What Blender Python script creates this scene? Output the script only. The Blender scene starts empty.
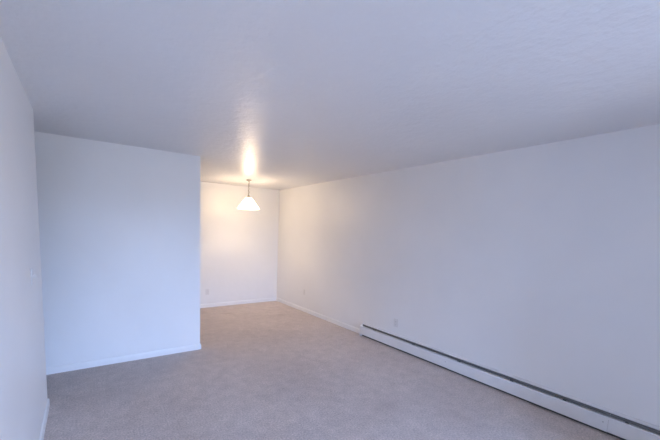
import bpy, bmesh, math, random
from mathutils import Vector, Matrix

random.seed(7)
sc = bpy.context.scene
col = sc.collection

# ------------------------------------------------------------------ measures
H = 2.44                       # ceiling height
XR, XL = 3.603, -0.311         # inner faces of the right and left walls
YL = 3.337                     # far end of the left wall (hall opening behind it)
YP, XP = 4.092, 1.2247         # face and free end of the partition
YB = 6.269                     # inner face of the back wall
YF = -2.80                     # inner face of the window wall behind the camera
XC, YC = 2.70, 0.00           # corner of the added, unseen block that holds back daylight
XH = -2.30                     # end of the side hall
WT = 0.12                      # wall thickness
WX0, WX1, WZ0, WZ1 = 0.60, 2.60, 0.08, 2.08   # sliding glass door opening

# ------------------------------------------------------------------ camera
cam_data = bpy.data.cameras.new('camera')
cam = bpy.data.objects.new('camera', cam_data); col.objects.link(cam)
r_ax = Vector((0.84502893, -0.53373484, 0.03245333))
u_ax = Vector((0.02948277, 0.10710609, 0.99381037))
f_ax = Vector((0.53390717, 0.8388417, -0.10624373))
m = Matrix((r_ax, u_ax, -f_ax)).transposed().to_4x4()
m.translation = Vector((0, 0, 1.5667))
cam.matrix_world = m
cam_data.sensor_fit = 'HORIZONTAL'; cam_data.sensor_width = 36.0
cam_data.lens = 326.2847 / 660 * 36.0
cam_data.shift_x = 37.9194 / 660
cam_data.shift_y = 45.9407 / 660
cam_data.clip_start = 0.02
sc.camera = cam

# ------------------------------------------------------------------ sky, daylight, exposure
SKY = 33.0
world = bpy.data.worlds.new('world'); sc.world = world
world.use_nodes = True
nt = world.node_tree; nt.nodes.clear()
tc = nt.nodes.new('ShaderNodeTexCoord'); sp = nt.nodes.new('ShaderNodeSeparateXYZ')
mr = nt.nodes.new('ShaderNodeMapRange'); mr.inputs[1].default_value = -1; mr.inputs[2].default_value = 1
ramp = nt.nodes.new('ShaderNodeValToRGB')
e = ramp.color_ramp.elements
e[0].position = 0.0; e[0].color = (0.145, 0.15, 0.17, 1)
e[1].position = 0.495; e[1].color = (0.17, 0.178, 0.20, 1)
for p_, c_ in ((0.505, (0.47, 0.65, 1.10, 1)), (0.75, (0.42, 0.60, 1.10, 1)), (1.0, (0.36, 0.54, 1.10, 1))):
    n_ = e.new(p_); n_.color = c_
bg = nt.nodes.new('ShaderNodeBackground'); bg.inputs[1].default_value = SKY
wo = nt.nodes.new('ShaderNodeOutputWorld')
nt.links.new(tc.outputs['Generated'], sp.inputs[0]); nt.links.new(sp.outputs['Z'], mr.inputs[0])
nt.links.new(mr.outputs[0], ramp.inputs[0]); nt.links.new(ramp.outputs[0], bg.inputs[0])
nt.links.new(bg.outputs[0], wo.inputs[0])

pl = bpy.data.lights.new('window_portal', 'AREA')      # sampling portal for the glass door
pl.shape = 'RECTANGLE'; pl.size = WX1 - WX0; pl.size_y = WZ1 - WZ0
pl.cycles.is_portal = True
po = bpy.data.objects.new('window_portal', pl); col.objects.link(po)
po.location = ((WX0 + WX1) / 2, YF - WT - 0.01, (WZ0 + WZ1) / 2)
po.rotation_euler = (math.radians(90), 0, 0)           # faces +y, into the room

vs = sc.view_settings
vs.view_transform = 'Standard'; vs.look = 'None'; vs.gamma = 1.0
vs.exposure = 0.0; vs.use_curve_mapping = False
sc.cycles.use_denoising = True
sc.cycles.max_bounces = 14; sc.cycles.diffuse_bounces = 10; sc.cycles.glossy_bounces = 4
sc.cycles.sample_clamp_indirect = 8.0

# ------------------------------------------------------------------ helpers
def tag(o, label=None, cat=None, group=None, kind=None):
    if label: o['label'] = label
    if cat: o['category'] = cat
    if group: o['group'] = group
    if kind: o['kind'] = kind
    return o

def empty(name, loc, label, cat, group=None):
    o = bpy.data.objects.new(name, None); col.objects.link(o)
    o.empty_display_size = 0.05
    o.location = loc
    return tag(o, label, cat, group)

def obj(name, bm, mat, parent=None, smooth=False):
    """link a bmesh (in the parent's local space) as one mesh object"""
    bmesh.ops.recalc_face_normals(bm, faces=bm.faces)
    me = bpy.data.meshes.new(name); bm.to_mesh(me); bm.free()
    if smooth:
        for p in me.polygons: p.use_smooth = True
    me.materials.append(mat)
    o = bpy.data.objects.new(name, me); col.objects.link(o)
    if parent: o.parent = parent
    return o

def box(bm, x0, x1, y0, y1, z0, z1, bev=0.0, seg=2):
    vs_ = [bm.verts.new((x, y, z)) for x in (x0, x1) for y in (y0, y1) for z in (z0, z1)]
    fs = [bm.faces.new([vs_[i] for i in q]) for q in
          ((0, 1, 3, 2), (4, 6, 7, 5), (0, 4, 5, 1), (2, 3, 7, 6), (0, 2, 6, 4), (1, 5, 7, 3))]
    if bev:
        es = list({ed for f in fs for ed in f.edges})
        bmesh.ops.bevel(bm, geom=es, offset=bev, segments=seg, affect='EDGES', profile=0.5)
    return bm

def lathe(bm, prof, seg=48, cx=0, cy=0):
    """prof: list of (radius, z); closed if first==last"""
    rings = []
    for r, z in prof:
        if r < 1e-6: rings.append([bm.verts.new((cx, cy, z))])
        else: rings.append([bm.verts.new((cx + r * math.cos(2 * math.pi * i / seg), cy + r * math.sin(2 * math.pi * i / seg), z)) for i in range(seg)])
    for a, b in zip(rings, rings[1:]):
        for i in range(seg):
            j = (i + 1) % seg
            if len(a) == 1 and len(b) == 1: continue
            if len(a) == 1: bm.faces.new((a[0], b[i], b[j]))
            elif len(b) == 1: bm.faces.new((a[i], b[0], a[j]))
            else: bm.faces.new((a[i], b[i], b[j], a[j]))
    return bm

def tube(bm, pts, r, seg=8, closed=False):
    pts = [Vector(p) for p in pts]; n = len(pts); rings = []
    for k, p in enumerate(pts):
        a = pts[(k - 1) % n] if (closed or k > 0) else p
        b = pts[(k + 1) % n] if (closed or k < n - 1) else p
        t = (b - a).normalized()
        ref = Vector((0, 1, 0)) if abs(t.y) < 0.9 else Vector((1, 0, 0))
        s = t.cross(ref).normalized(); q = s.cross(t)
        rings.append([bm.verts.new(p + r * (math.cos(2 * math.pi * i / seg) * s + math.sin(2 * math.pi * i / seg) * q)) for i in range(seg)])
    rng = range(n) if closed else range(n - 1)
    for k in rng:
        a, b = rings[k], rings[(k + 1) % n]
        for i in range(seg):
            j = (i + 1) % seg
            bm.faces.new((a[i], a[j], b[j], b[i]))
    if not closed:
        bm.faces.new(rings[0][::-1]); bm.faces.new(rings[-1])
    return bm

def sweep(bm, path, prof):
    """sweep a closed (offset, z) profile along a 2-D path; offset is to the right of travel, mitred"""
    n = len(path); P = [Vector(p) for p in path]; rings = []
    for k in range(n):
        d0 = (P[k] - P[k - 1]).normalized() if k > 0 else (P[1] - P[0]).normalized()
        d1 = (P[k + 1] - P[k]).normalized() if k < n - 1 else d0
        n0 = Vector((d0.y, -d0.x)); n1 = Vector((d1.y, -d1.x))
        mt = (n0 + n1); mt = mt / (mt.dot(n0))
        rings.append([bm.verts.new((P[k].x + mt.x * o, P[k].y + mt.y * o, z)) for o, z in prof])
    L = len(prof)
    for a, b in zip(rings, rings[1:]):
        for i in range(L):
            j = (i + 1) % L
            bm.faces.new((a[i], a[j], b[j], b[i]))
    bm.faces.new(rings[0][::-1]); bm.faces.new(rings[-1])
    return bm

# ------------------------------------------------------------------ materials
def mat(name, base, rough=0.5, metal=0.0, spec=0.5):
    M = bpy.data.materials.new(name); M.use_nodes = True
    b = M.node_tree.nodes['Principled BSDF']
    b.inputs['Base Color'].default_value = (*base, 1); b.inputs['Roughness'].default_value = rough
    b.inputs['Metallic'].default_value = metal; b.inputs['Specular IOR Level'].default_value = spec
    return M

def nodes(M): return M.node_tree.nodes, M.node_tree.links, M.node_tree.nodes['Principled BSDF']

def coords(M, scale=(1, 1, 1)):
    N, Lk, b = nodes(M)
    g = N.new('ShaderNodeNewGeometry'); mp = N.new('ShaderNodeMapping'); mp.inputs['Scale'].default_value = scale
    Lk.new(g.outputs['Position'], mp.inputs[0]); return mp.outputs[0]

def noise(M, vec, scale, detail=3, rough=0.5):
    N, Lk, b = nodes(M)
    n = N.new('ShaderNodeTexNoise'); n.inputs['Scale'].default_value = scale
    n.inputs['Detail'].default_value = detail; n.inputs['Roughness'].default_value = rough
    Lk.new(vec, n.inputs['Vector']); return n.outputs['Fac']

def bump(M, facs):
    """facs: list of (socket, strength, distance), chained into the normal"""
    N, Lk, b = nodes(M); prev = None
    for s, st, di in facs:
        bp = N.new('ShaderNodeBump'); bp.inputs['Strength'].default_value = st; bp.inputs['Distance'].default_value = di
        Lk.new(s, bp.inputs['Height'])
        if prev: Lk.new(prev, bp.inputs['Normal'])
        prev = bp.outputs[0]
    Lk.new(prev, b.inputs['Normal'])

def tint(M, fac, c0, c1, lo=0.3, hi=0.7):
    N, Lk, b = nodes(M)
    rp = N.new('ShaderNodeValToRGB'); rp.color_ramp.elements[0].position = lo; rp.color_ramp.elements[1].position = hi
    rp.color_ramp.elements[0].color = (*c0, 1); rp.color_ramp.elements[1].color = (*c1, 1)
    Lk.new(fac, rp.inputs[0]); Lk.new(rp.outputs[0], b.inputs['Base Color']); return rp

M_wall = mat('white_wall_paint', (0.84, 0.84, 0.83), 0.42)
v = coords(M_wall)
tint(M_wall, noise(M_wall, v, 1.6, 4), (0.84, 0.84, 0.83), (0.87, 0.87, 0.86))
bump(M_wall, [(noise(M_wall, v, 3.5, 2), 0.35, 0.012), (noise(M_wall, v, 26, 3), 0.25, 0.0022), (noise(M_wall, v, 190, 2), 0.15, 0.0006)])

M_ceil = mat('white_ceiling_paint', (0.80, 0.80, 0.80), 0.38, spec=0.75)
v = coords(M_ceil); v2 = coords(M_ceil, (1, 1.0, 1))
tint(M_ceil, noise(M_ceil, v, 1.2, 4), (0.765, 0.765, 0.765), (0.795, 0.795, 0.795))
bump(M_ceil, [(noise(M_ceil, v, 2.4, 2), 0.4, 0.012), (noise(M_ceil, v2, 15, 4, .6), 0.9, 0.0074), (noise(M_ceil, v, 90, 2), 0.2, 0.0008)])

M_trim = mat('white_trim_paint', (0.86, 0.86, 0.85), 0.3)
v = coords(M_trim)
tint(M_trim, noise(M_trim, v, 6, 3), (0.87, 0.87, 0.86), (0.90, 0.90, 0.89))
bump(M_trim, [(noise(M_trim, v, 60, 2), 0.15, 0.001)])

M_carpet = mat('beige_cut_pile_carpet', (0.4, 0.35, 0.32), 0.95, spec=0.1)
N, Lk, b = nodes(M_carpet)
v = coords(M_carpet)
f_big = noise(M_carpet, v, 1.3, 4, .6); f_mid = noise(M_carpet, v, 9, 4, .65); f_fine = noise(M_carpet, v, 75, 3, .7)
rp1 = tint(M_carpet, f_big, (0.515, 0.44, 0.405), (0.60, 0.52, 0.48), .3, .7)
def mul_grey(prev, fac, lo, hi, vlo, vhi):
    rp = N.new('ShaderNodeMapRange'); rp.inputs[1].default_value = lo; rp.inputs[2].default_value = hi
    rp.inputs[3].default_value = vlo; rp.inputs[4].default_value = vhi; Lk.new(fac, rp.inputs[0])
    mx = N.new('ShaderNodeMixRGB'); mx.blend_type = 'MULTIPLY'; mx.inputs[0].default_value = 1
    Lk.new(prev, mx.inputs[1]); Lk.new(rp.outputs[0], mx.inputs[2]); return mx.outputs[0]
c = mul_grey(rp1.outputs[0], f_mid, .3, .7, 0.89, 1.10)
c = mul_grey(c, f_fine, .3, .7, 0.68, 1.32)
def stain_shade(prev, x, y, sx, sy, colr, amt):
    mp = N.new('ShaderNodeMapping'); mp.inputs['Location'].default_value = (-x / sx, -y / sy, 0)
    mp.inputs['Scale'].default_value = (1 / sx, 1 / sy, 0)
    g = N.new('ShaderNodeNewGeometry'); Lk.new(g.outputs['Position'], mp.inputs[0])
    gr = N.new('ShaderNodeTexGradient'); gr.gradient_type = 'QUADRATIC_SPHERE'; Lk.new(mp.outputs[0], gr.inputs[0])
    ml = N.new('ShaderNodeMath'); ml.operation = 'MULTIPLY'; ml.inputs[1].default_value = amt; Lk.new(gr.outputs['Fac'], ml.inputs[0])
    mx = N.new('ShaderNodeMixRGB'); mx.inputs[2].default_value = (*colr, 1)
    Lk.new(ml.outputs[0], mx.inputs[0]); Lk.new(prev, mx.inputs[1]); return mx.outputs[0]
for (x, y, sx, sy, a) in ((2.20, 5.65, .20, .13, .45), (3.05, 5.13, .20, .13, .45), (2.30, 1.90, .50, .32, .30), (2.75, 1.45, .55, .75, .38)):  # nook spots are stains; near-right patches mix traffic soiling with painted-in shade
    c = stain_shade(c, x, y, sx, sy, (0.27, 0.19, 0.16), a)
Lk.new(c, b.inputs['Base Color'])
b.inputs['Sheen Weight'].default_value = 0.25; b.inputs['Sheen Roughness'].default_value = 0.6
bump(M_carpet, [(f_big, 0.3, 0.03), (f_mid, 0.4, 0.012), (f_fine, 0.8, 0.008)])

M_enamel = mat('white_heater_enamel', (0.80, 0.80, 0.80), 0.35)
v = coords(M_enamel); tint(M_enamel, noise(M_enamel, v, 8, 4), (0.775, 0.775, 0.77), (0.82, 0.82, 0.82))
M_damper = mat('grey_damper_steel', (0.20, 0.21, 0.22), 0.45, 0.3)
v = coords(M_damper, (1, .1, 1)); tint(M_damper, noise(M_damper, v, 20, 3), (0.10, 0.105, 0.11), (0.15, 0.155, 0.16))
M_fin = mat('dusty_aluminium_fins', (0.10, 0.10, 0.10), 0.6, 0.5)
v = coords(M_fin); tint(M_fin, noise(M_fin, v, 30, 3), (0.06, 0.06, 0.06), (0.15, 0.15, 0.15))
M_copper = mat('copper_pipe', (0.45, 0.22, 0.13), 0.4, 0.9)
v = coords(M_copper); tint(M_copper, noise(M_copper, v, 20, 3), (0.38, 0.19, 0.11), (0.5, 0.26, 0.15))
M_plate = mat('white_plastic', (0.80, 0.80, 0.79), 0.28)
v = coords(M_plate); tint(M_plate, noise(M_plate, v, 30, 2), (0.79, 0.79, 0.78), (0.81, 0.81, 0.80))
M_plate2 = mat('ivory_plastic', (0.64, 0.63, 0.60), 0.3)
v = coords(M_plate2); tint(M_plate2, noise(M_plate2, v, 30, 2), (0.76, 0.755, 0.74), (0.79, 0.785, 0.77))
M_slot = mat('dark_slot', (0.04, 0.04, 0.04), 0.6)
v = coords(M_slot); tint(M_slot, noise(M_slot, v, 30, 2), (0.16, 0.16, 0.16), (0.22, 0.22, 0.22))
M_shadow = mat('dark_heater_shadow', (0.09, 0.09, 0.09), 0.6)  # dark tone for the painted shadow below the heater covers
v = coords(M_shadow); tint(M_shadow, noise(M_shadow, v, 20, 2), (0.07, 0.07, 0.07), (0.11, 0.11, 0.11))
M_screw = mat('grey_screw_steel', (0.35, 0.35, 0.36), 0.4, 0.7)
v = coords(M_screw); tint(M_screw, noise(M_screw, v, 60, 2), (0.3, 0.3, 0.31), (0.4, 0.4, 0.41))
M_nickel = mat('brushed_nickel', (0.42, 0.38, 0.33), 0.35, 0.8)
v = coords(M_nickel, (1, 1, 6)); tint(M_nickel, noise(M_nickel, v, 40, 2), (0.38, 0.34, 0.29), (0.46, 0.42, 0.37))
M_alu = mat('white_door_frame', (0.75, 0.75, 0.75), 0.4)
v = coords(M_alu); tint(M_alu, noise(M_alu, v, 9, 2), (0.73, 0.73, 0.73), (0.77, 0.77, 0.77))

M_glass = bpy.data.materials.new('clear_pane'); M_glass.use_nodes = True
gn, gl = M_glass.node_tree.nodes, M_glass.node_tree.links
gn.remove(gn['Principled BSDF'])
tr = gn.new('ShaderNodeBsdfTransparent'); gs = gn.new('ShaderNodeBsdfGlossy'); gs.inputs['Roughness'].default_value = 0.02
fr = gn.new('ShaderNodeFresnel'); fr.inputs[0].default_value = 1.2; mx = gn.new('ShaderNodeMixShader')
tr.inputs[0].default_value = (0.95, 0.96, 0.955, 1)
gl.new(fr.outputs[0], mx.inputs[0]); gl.new(tr.outputs[0], mx.inputs[1]); gl.new(gs.outputs[0], mx.inputs[2])
gl.new(mx.outputs[0], gn['Material Output'].inputs[0])

# ------------------------------------------------------------------ room shell
def slab(name, x0, x1, y0, y1, z0, z1, M, label, cat):
    return tag(obj(name, box(bmesh.new(), x0, x1, y0, y1, z0, z1), M), label, cat, kind='structure')

slab('floor', XH - WT, XR + WT, YF - WT, YB + WT, -0.12, 0.0, M_carpet, 'beige cut pile carpet covering the whole room floor', 'floor')
slab('ceiling', XH - WT, XR + WT, YF - WT, YB + WT, H, H + 0.12, M_ceil, 'white painted ceiling with a soft sheen', 'ceiling')
slab('wall_right', XR, XR + WT, YF - WT, YB + WT, 0, H, M_wall, 'long white wall above the baseboard heater', 'wall')
slab('wall_back', XH - WT, XR, YB, YB + WT, 0, H, M_wall, 'white far wall of the dining nook behind the pendant lamp', 'wall')
slab('wall_left', XL - WT, XL, YF, YL, 0, H, M_wall, 'white left wall with the light switch', 'wall')
slab('wall_partition', XH, XP, YP, YP + WT, 0, H, M_wall, 'white partition wall in front of the dining nook', 'wall')
slab('wall_hall', XH - WT, XH, YF - WT, YB, 0, H, M_wall, 'white end wall of the side hall hidden behind the left wall', 'wall')

# window wall behind the camera, with the opening for the glass door
bm = bmesh.new()
box(bm, XH, WX0, YF - WT, YF, 0, H); box(bm, WX1, XR, YF - WT, YF, 0, H)
box(bm, WX0, WX1, YF - WT, YF, WZ1, H); box(bm, WX0, WX1, YF - WT, YF, 0, WZ0)
tag(obj('wall_front', bm, M_wall), 'white wall behind the camera around the glass door', 'wall', kind='structure')

w = empty('window_1', ((WX0 + WX1) / 2, YF - WT / 2, WZ0), 'large white framed sliding glass door behind the camera', 'window')
w['kind'] = 'structure'
hw, hh = (WX1 - WX0) / 2, WZ1 - WZ0
bm = bmesh.new()
box(bm, -hw, -hw + .05, -.05, .05, 0, hh); box(bm, hw - .05, hw, -.05, .05, 0, hh)
box(bm, -hw + .05, hw - .05, -.05, .05, hh - .05, hh); box(bm, -hw + .05, hw - .05, -.05, .05, 0, .05)
obj('window_frame', bm, M_alu, w)
for x0, x1, y in ((-hw + .05, .03, -.02), (-.03, hw - .05, .02)):
    bm = bmesh.new()
    box(bm, x0, x0 + .06, y - .015, y + .015, .05, hh - .05); box(bm, x1 - .06, x1, y - .015, y + .015, .05, hh - .05)
    box(bm, x0 + .06, x1 - .06, y - .015, y + .015, .05, .13); box(bm, x0 + .06, x1 - .06, y - .015, y + .015, hh - .11, hh - .05)
    s = obj('sash', bm, M_alu, w)
    obj('pane', box(bmesh.new(), x0 + .06, x1 - .06, y - .003, y + .003, .13, hh - .11), M_glass, s)

# added block behind the camera, keeps door daylight off the near right wall
slab('daylight_block', XC, XR, YF, YC, 0, H, M_wall, 'added white block behind the camera keeping daylight off the near right wall', 'wall')

# ------------------------------------------------------------------ baseboards
BB = [(0, 0), (0.012, 0), (0.012, 0.058), (0.010, 0.066), (0.005, 0.072), (0, 0.073)]
YH = 3.557                      # far end of the heater
def baseboard(name, path, label):
    tag(obj(name, sweep(bmesh.new(), path, BB), M_trim), label, 'baseboard', kind='structure')
baseboard('baseboard_back', [(XH, YB), (XR, YB)], 'low white baseboard along the far nook wall')
baseboard('baseboard_right', [(XR, YB - 0.012), (XR, YH + 0.001)], 'low white baseboard between nook corner and heater')
baseboard('baseboard_partition', [(XH, YP), (XP, YP), (XP, YP + WT), (XH, YP + WT)], 'low white baseboard wrapping the partition wall')
baseboard('baseboard_left', [(XL, YF), (XL, YL), (XL - WT, YL), (XL - WT, YF)], 'low white baseboard along the left wall')

# ------------------------------------------------------------------ baseboard heater
YE = 0.02                     # near end, outside the picture
ht = empty('baseboard_heater', (XR, (YH + YE) / 2, 0), 'long low white hydronic baseboard heater along the right wall', 'heater')
y_off = -(YH + YE) / 2
def hprof(name, prof, y0, y1, M, parent=ht, smooth=False):
    """prof in (distance from wall, z); extruded from world y0 to y1"""
    bm = bmesh.new()
    A = [bm.verts.new((-d, y0 + y_off, z)) for d, z in prof]; B = [bm.verts.new((-d, y1 + y_off, z)) for d, z in prof]
    n = len(prof)
    for i in range(n):
        j = (i + 1) % n; bm.faces.new((A[i], A[j], B[j], B[i]))
    bm.faces.new(A[::-1]); bm.faces.new(B)
    return obj(name, bm, M, parent, smooth)

back_p = [(0.001, 0.018), (0.0035, 0.018), (0.0035, 0.190), (0.019, 0.1865), (0.0225, 0.185), (0.0225, 0.177), (0.0242, 0.177),
          (0.0242, 0.1862), (0.019, 0.1893), (0.006, 0.1965), (0.001, 0.199)]
hprof('back_panel', back_p, YE + .03, YH - .03, M_enamel)
cover_p = [(0.0645, 0.030), (0.0645, 0.146), (0.0625, 0.1515), (0.058, 0.1535), (0.050, 0.1515), (0.0505, 0.1500), (0.058, 0.1515),
           (0.0612, 0.1500), (0.0627, 0.1455), (0.0627, 0.031), (0.060, 0.0275), (0.052, 0.0262), (0.052, 0.0246), (0.0605, 0.0255)]
J = [YH - .028, 2.105, 0.715, YE + .028]
for k in range(3):
    dz = (0.0, -0.0025, 0.0)[k]
    cv = hprof('front_cover', [(d + (.0006 if k == 1 else 0), z + dz) for d, z in cover_p], J[k + 1] + .0005, J[k] - .0005, M_enamel)
    for yy in (J[k + 1] + .03,):
        bm = bmesh.new(); mtx = Matrix.Translation((-0.0655, yy + y_off, 0.098)) @ Matrix.Rotation(math.radians(90), 4, 'Y')
        bmesh.ops.create_cone(bm, cap_ends=True, segments=12, radius1=.0042, radius2=.0034, depth=.0025, matrix=mtx)
        obj('screw', bm, M_screw, cv)
# damper blades lying in the outlet slot
for k in range(3):
    hprof('damper', [(0.0255, 0.1755), (0.0385, 0.1560), (0.0395, 0.1570), (0.0265, 0.1767)], J[k + 1] + .0005, J[k] - .0005, M_damper)
hprof('shadow_strip', [(0.036, 0.001), (0.038, 0.001), (0.038, 0.050), (0.036, 0.050)], YE + .03, YH - .03, M_shadow)  # added dark strip, stands in for the shadow band under the covers
# finned element: copper pipe and many thin fins
bm = bmesh.new(); tube(bm, [(-0.033, YE + .05 + y_off, .085), (-0.033, YH - .05 + y_off, .085)], .011, 12)
pipe = obj('copper_pipe', bm, M_copper, ht, True)
bm = bmesh.new(); yy = YE + .12
while yy < YH - .12:
    box(bm, -0.044, -0.008, yy + y_off, yy + .0012 + y_off, .057, .118); yy += .0095
tag(obj('fin_row', bm, M_fin, pipe), kind='stuff')
# hanging brackets bridging the slot
for yy in (3.30, 2.62, 2.0, 1.45, 1.02, 0.62, 0.18):
    bm = bmesh.new(); box(bm, -0.060, -0.004, yy - .009 + y_off, yy + .009 + y_off, .140, .1425)
    box(bm, -0.0075, -0.004, yy - .009 + y_off, yy + .009 + y_off, .03, .140)
    box(bm, -0.047, -0.041, yy - .004 + y_off, yy + .004 + y_off, .1425, .160)
    obj('bracket', bm, M_damper, ht)
# end caps: hollow-looking closed shoes with rounded front and a raised wall lip
for y0, y1 in ((YH - .030, YH), (YE, YE + .030)):
    cap_p = [(0.001, 0.0), (0.064, 0.0), (0.0675, 0.004), (0.0675, 0.146), (0.064, 0.1545), (0.056, 0.160), (0.036, 0.176),
             (0.024, 0.196), (0.012, 0.203), (0.001, 0.2035)]
    cp = hprof('end_cap', cap_p, y0, y1, M_enamel)
hprof('catch', [(0.030, 0.172), (0.048, 0.186), (0.0465, 0.1875), (0.0285, 0.174)], YH - .040, YH - .0305, M_damper)

# ------------------------------------------------------------------ light switch and outlets
def frame_wall(o, side):
    # local x = along the wall, local y = out of the wall, local z = up
    if side == 'left': o.rotation_euler = (0, 0, math.radians(-90))      # out = +x
    if side == 'right': o.rotation_euler = (0, 0, math.radians(90))      # out = -x
    if side == 'back': o.rotation_euler = (0, 0, math.radians(180))      # out = -y

def plate_bm(wd, hg, t):
    bm = bmesh.new(); box(bm, -wd / 2, wd / 2, 0.0005, t, -hg / 2, hg / 2, bev=t * .45, seg=3); return bm

def screw(parent, x, z, y, M=M_screw):
    bm = bmesh.new(); mtx = Matrix.Translation((x, y, z)) @ Matrix.Rotation(math.radians(90), 4, 'X')
    bmesh.ops.create_cone(bm, cap_ends=True, segments=12, radius1=.003, radius2=.003, depth=.0015, matrix=mtx)
    return obj('screw', bm, M, parent)

sw = empty('light_switch', (XL, 2.755, 1.206), 'white toggle light switch on the left wall', 'light switch'); frame_wall(sw, 'left')
obj('plate', plate_bm(.072, .116, .007), M_plate, sw)
obj('toggle_collar', box(bmesh.new(), -.006, .006, .007, .009, -.013, .013, .0008), M_plate, sw)
bm = bmesh.new(); box(bm, -.0042, .0042, 0, .017, -.0055, .0055, .0012)
bmesh.ops.rotate(bm, verts=bm.verts, cent=(0, 0, 0), matrix=Matrix.Rotation(math.radians(24), 3, 'X'))
bmesh.ops.translate(bm, verts=bm.verts, vec=(0, .008, .001)); obj('toggle', bm, M_plate, sw)
for z in (-.03, .03): screw(sw, 0, z, .0072, M_plate2)

def outlet(loc, side, label):
    o = empty('wall_outlet', loc, label, 'outlet', 'wall outlets'); frame_wall(o, side)
    obj('plate', plate_bm(.072, .116, .006), M_plate2, o)
    for z in (-.0195, .0195):
        bm = bmesh.new()
        mtx = Matrix.Translation((0, .0065, z)) @ Matrix.Rotation(math.radians(90), 4, 'X')
        bmesh.ops.create_cone(bm, cap_ends=True, segments=24, radius1=.0165, radius2=.0165, depth=.003, matrix=mtx)
        rc = obj('receptacle', bm, M_plate2, o)
        bm = bmesh.new()
        box(bm, -.0075, -.0055, .0075, .0083, z - .001, z + .007); box(bm, .0055, .0075, .0075, .0083, z - .001, z + .007)
        box(bm, -.002, .002, .0075, .0083, z - .011, z - .007); obj('slots', bm, M_slot, rc)
    screw(o, 0, 0, .0065)
outlet((2.022, YB, .316), 'back', 'duplex wall outlet on the far nook wall near the partition edge')
outlet((XR, 2.935, .352), 'right', 'duplex wall outlet just above the far part of the heater')
outlet((XR, 5.177, .388), 'right', 'duplex wall outlet on the right wall beside the nook corner')

# ------------------------------------------------------------------ pendant lamp
LX, LY = 2.480, 5.408
lamp = empty('pendant_lamp', (LX, LY, H), 'lit white glass cone pendant lamp hanging on a short chain', 'lamp')
lathe_bm = lathe(bmesh.new(), [(0, -.001), (.048, -.001), (.051, -.004), (.049, -.009), (.036, -.016), (.018, -.023), (.012, -.030), (0, -.031)], 48)
obj('canopy', lathe_bm, M_nickel, lamp, True)
# chain of oval links with the supply cord woven through it
bm = bmesh.new(); z = -.030; k = 0
while z > -.262:
    L2, W2 = .017, .008; pts = []
    for i in range(20):
        a = 2 * math.pi * i / 20; x = W2 * math.cos(a); zz = L2 * math.sin(a)
        pts.append((x, 0, z - L2 + zz) if k % 2 == 0 else (0, x, z - L2 + zz))
    tube(bm, pts, .0022, 6, True); z -= .027; k += 1
obj('chain', bm, M_nickel, lamp, True)
bm = bmesh.new(); tube(bm, [(.0095 * math.sin(i * .9), .0075 * math.cos(i * .7), -.028 - i * (.25 / 30)) for i in range(31)], .0035, 8)
obj('cord', bm, M_nickel, lamp, True)
bm = lathe(bmesh.new(), [(0, -.262), (.008, -.262), (.012, -.270), (.026, -.282), (.034, -.296), (.036, -.312), (.030, -.316), (0, -.316)], 40)
obj('socket_cap', bm, M_nickel, lamp, True)
# cone shade of translucent opal glass, 4 mm thick, slightly flared rim
out = [(.034, -.306), (.044, -.308), (.054, -.315), (.078, -.343), (.108, -.380), (.138, -.418), (.164, -.453), (.184, -.483), (.196, -.503), (.198, -.508)]
inn = [(r - .0035, z - .0035) for r, z in out[::-1]]; inn[0] = (.1945, -.509)
M_shade = bpy.data.materials.new('white_opal_glass'); M_shade.use_nodes = True
N_, L_, b_ = nodes(M_shade)
b_.inputs['Base Color'].default_value = (0.92, 0.88, 0.80, 1); b_.inputs['Roughness'].default_value = 0.25
SHADE_E, BULB_E, CLEAR = 8.0, 700.0, 0.38
LAMP_COL = (1.0, 0.75, 0.50, 1)
b_.inputs['Emission Color'].default_value = LAMP_COL
g_ = N_.new('ShaderNodeNewGeometry'); nz = N_.new('ShaderNodeTexNoise'); nz.inputs['Scale'].default_value = 9
L_.new(g_.outputs['Position'], nz.inputs['Vector'])
mm = N_.new('ShaderNodeMapRange'); mm.inputs[1].default_value = .3; mm.inputs[2].default_value = .7
mm.inputs[3].default_value = SHADE_E * .93; mm.inputs[4].default_value = SHADE_E * 1.07
L_.new(nz.outputs['Fac'], mm.inputs[0]); L_.new(mm.outputs[0], b_.inputs['Emission Strength'])
ts = N_.new('ShaderNodeBsdfTransparent'); ms = N_.new('ShaderNodeMixShader'); ms.inputs[0].default_value = math.sqrt(CLEAR)
L_.new(b_.outputs[0], ms.inputs[1]); L_.new(ts.outputs[0], ms.inputs[2]); L_.new(ms.outputs[0], N_['Material Output'].inputs[0])
obj('shade', lathe(bmesh.new(), out + inn + [out[0]], 64), M_shade, lamp, True)
# bulb inside the shade: the light source itself
M_bulb = mat('lit_frosted_bulb', (1, .95, .88), .4)
bn = M_bulb.node_tree.nodes['Principled BSDF']; bn.inputs['Emission Color'].default_value = LAMP_COL; bn.inputs['Emission Strength'].default_value = BULB_E
bl = [(0, -.318), (.013, -.318), (.014, -.335), (.020, -.350), (.028, -.366), (.030, -.382), (.026, -.398), (.016, -.409), (0, -.413)]
obj('bulb', lathe(bmesh.new(), bl, 32), M_bulb, lamp, True)
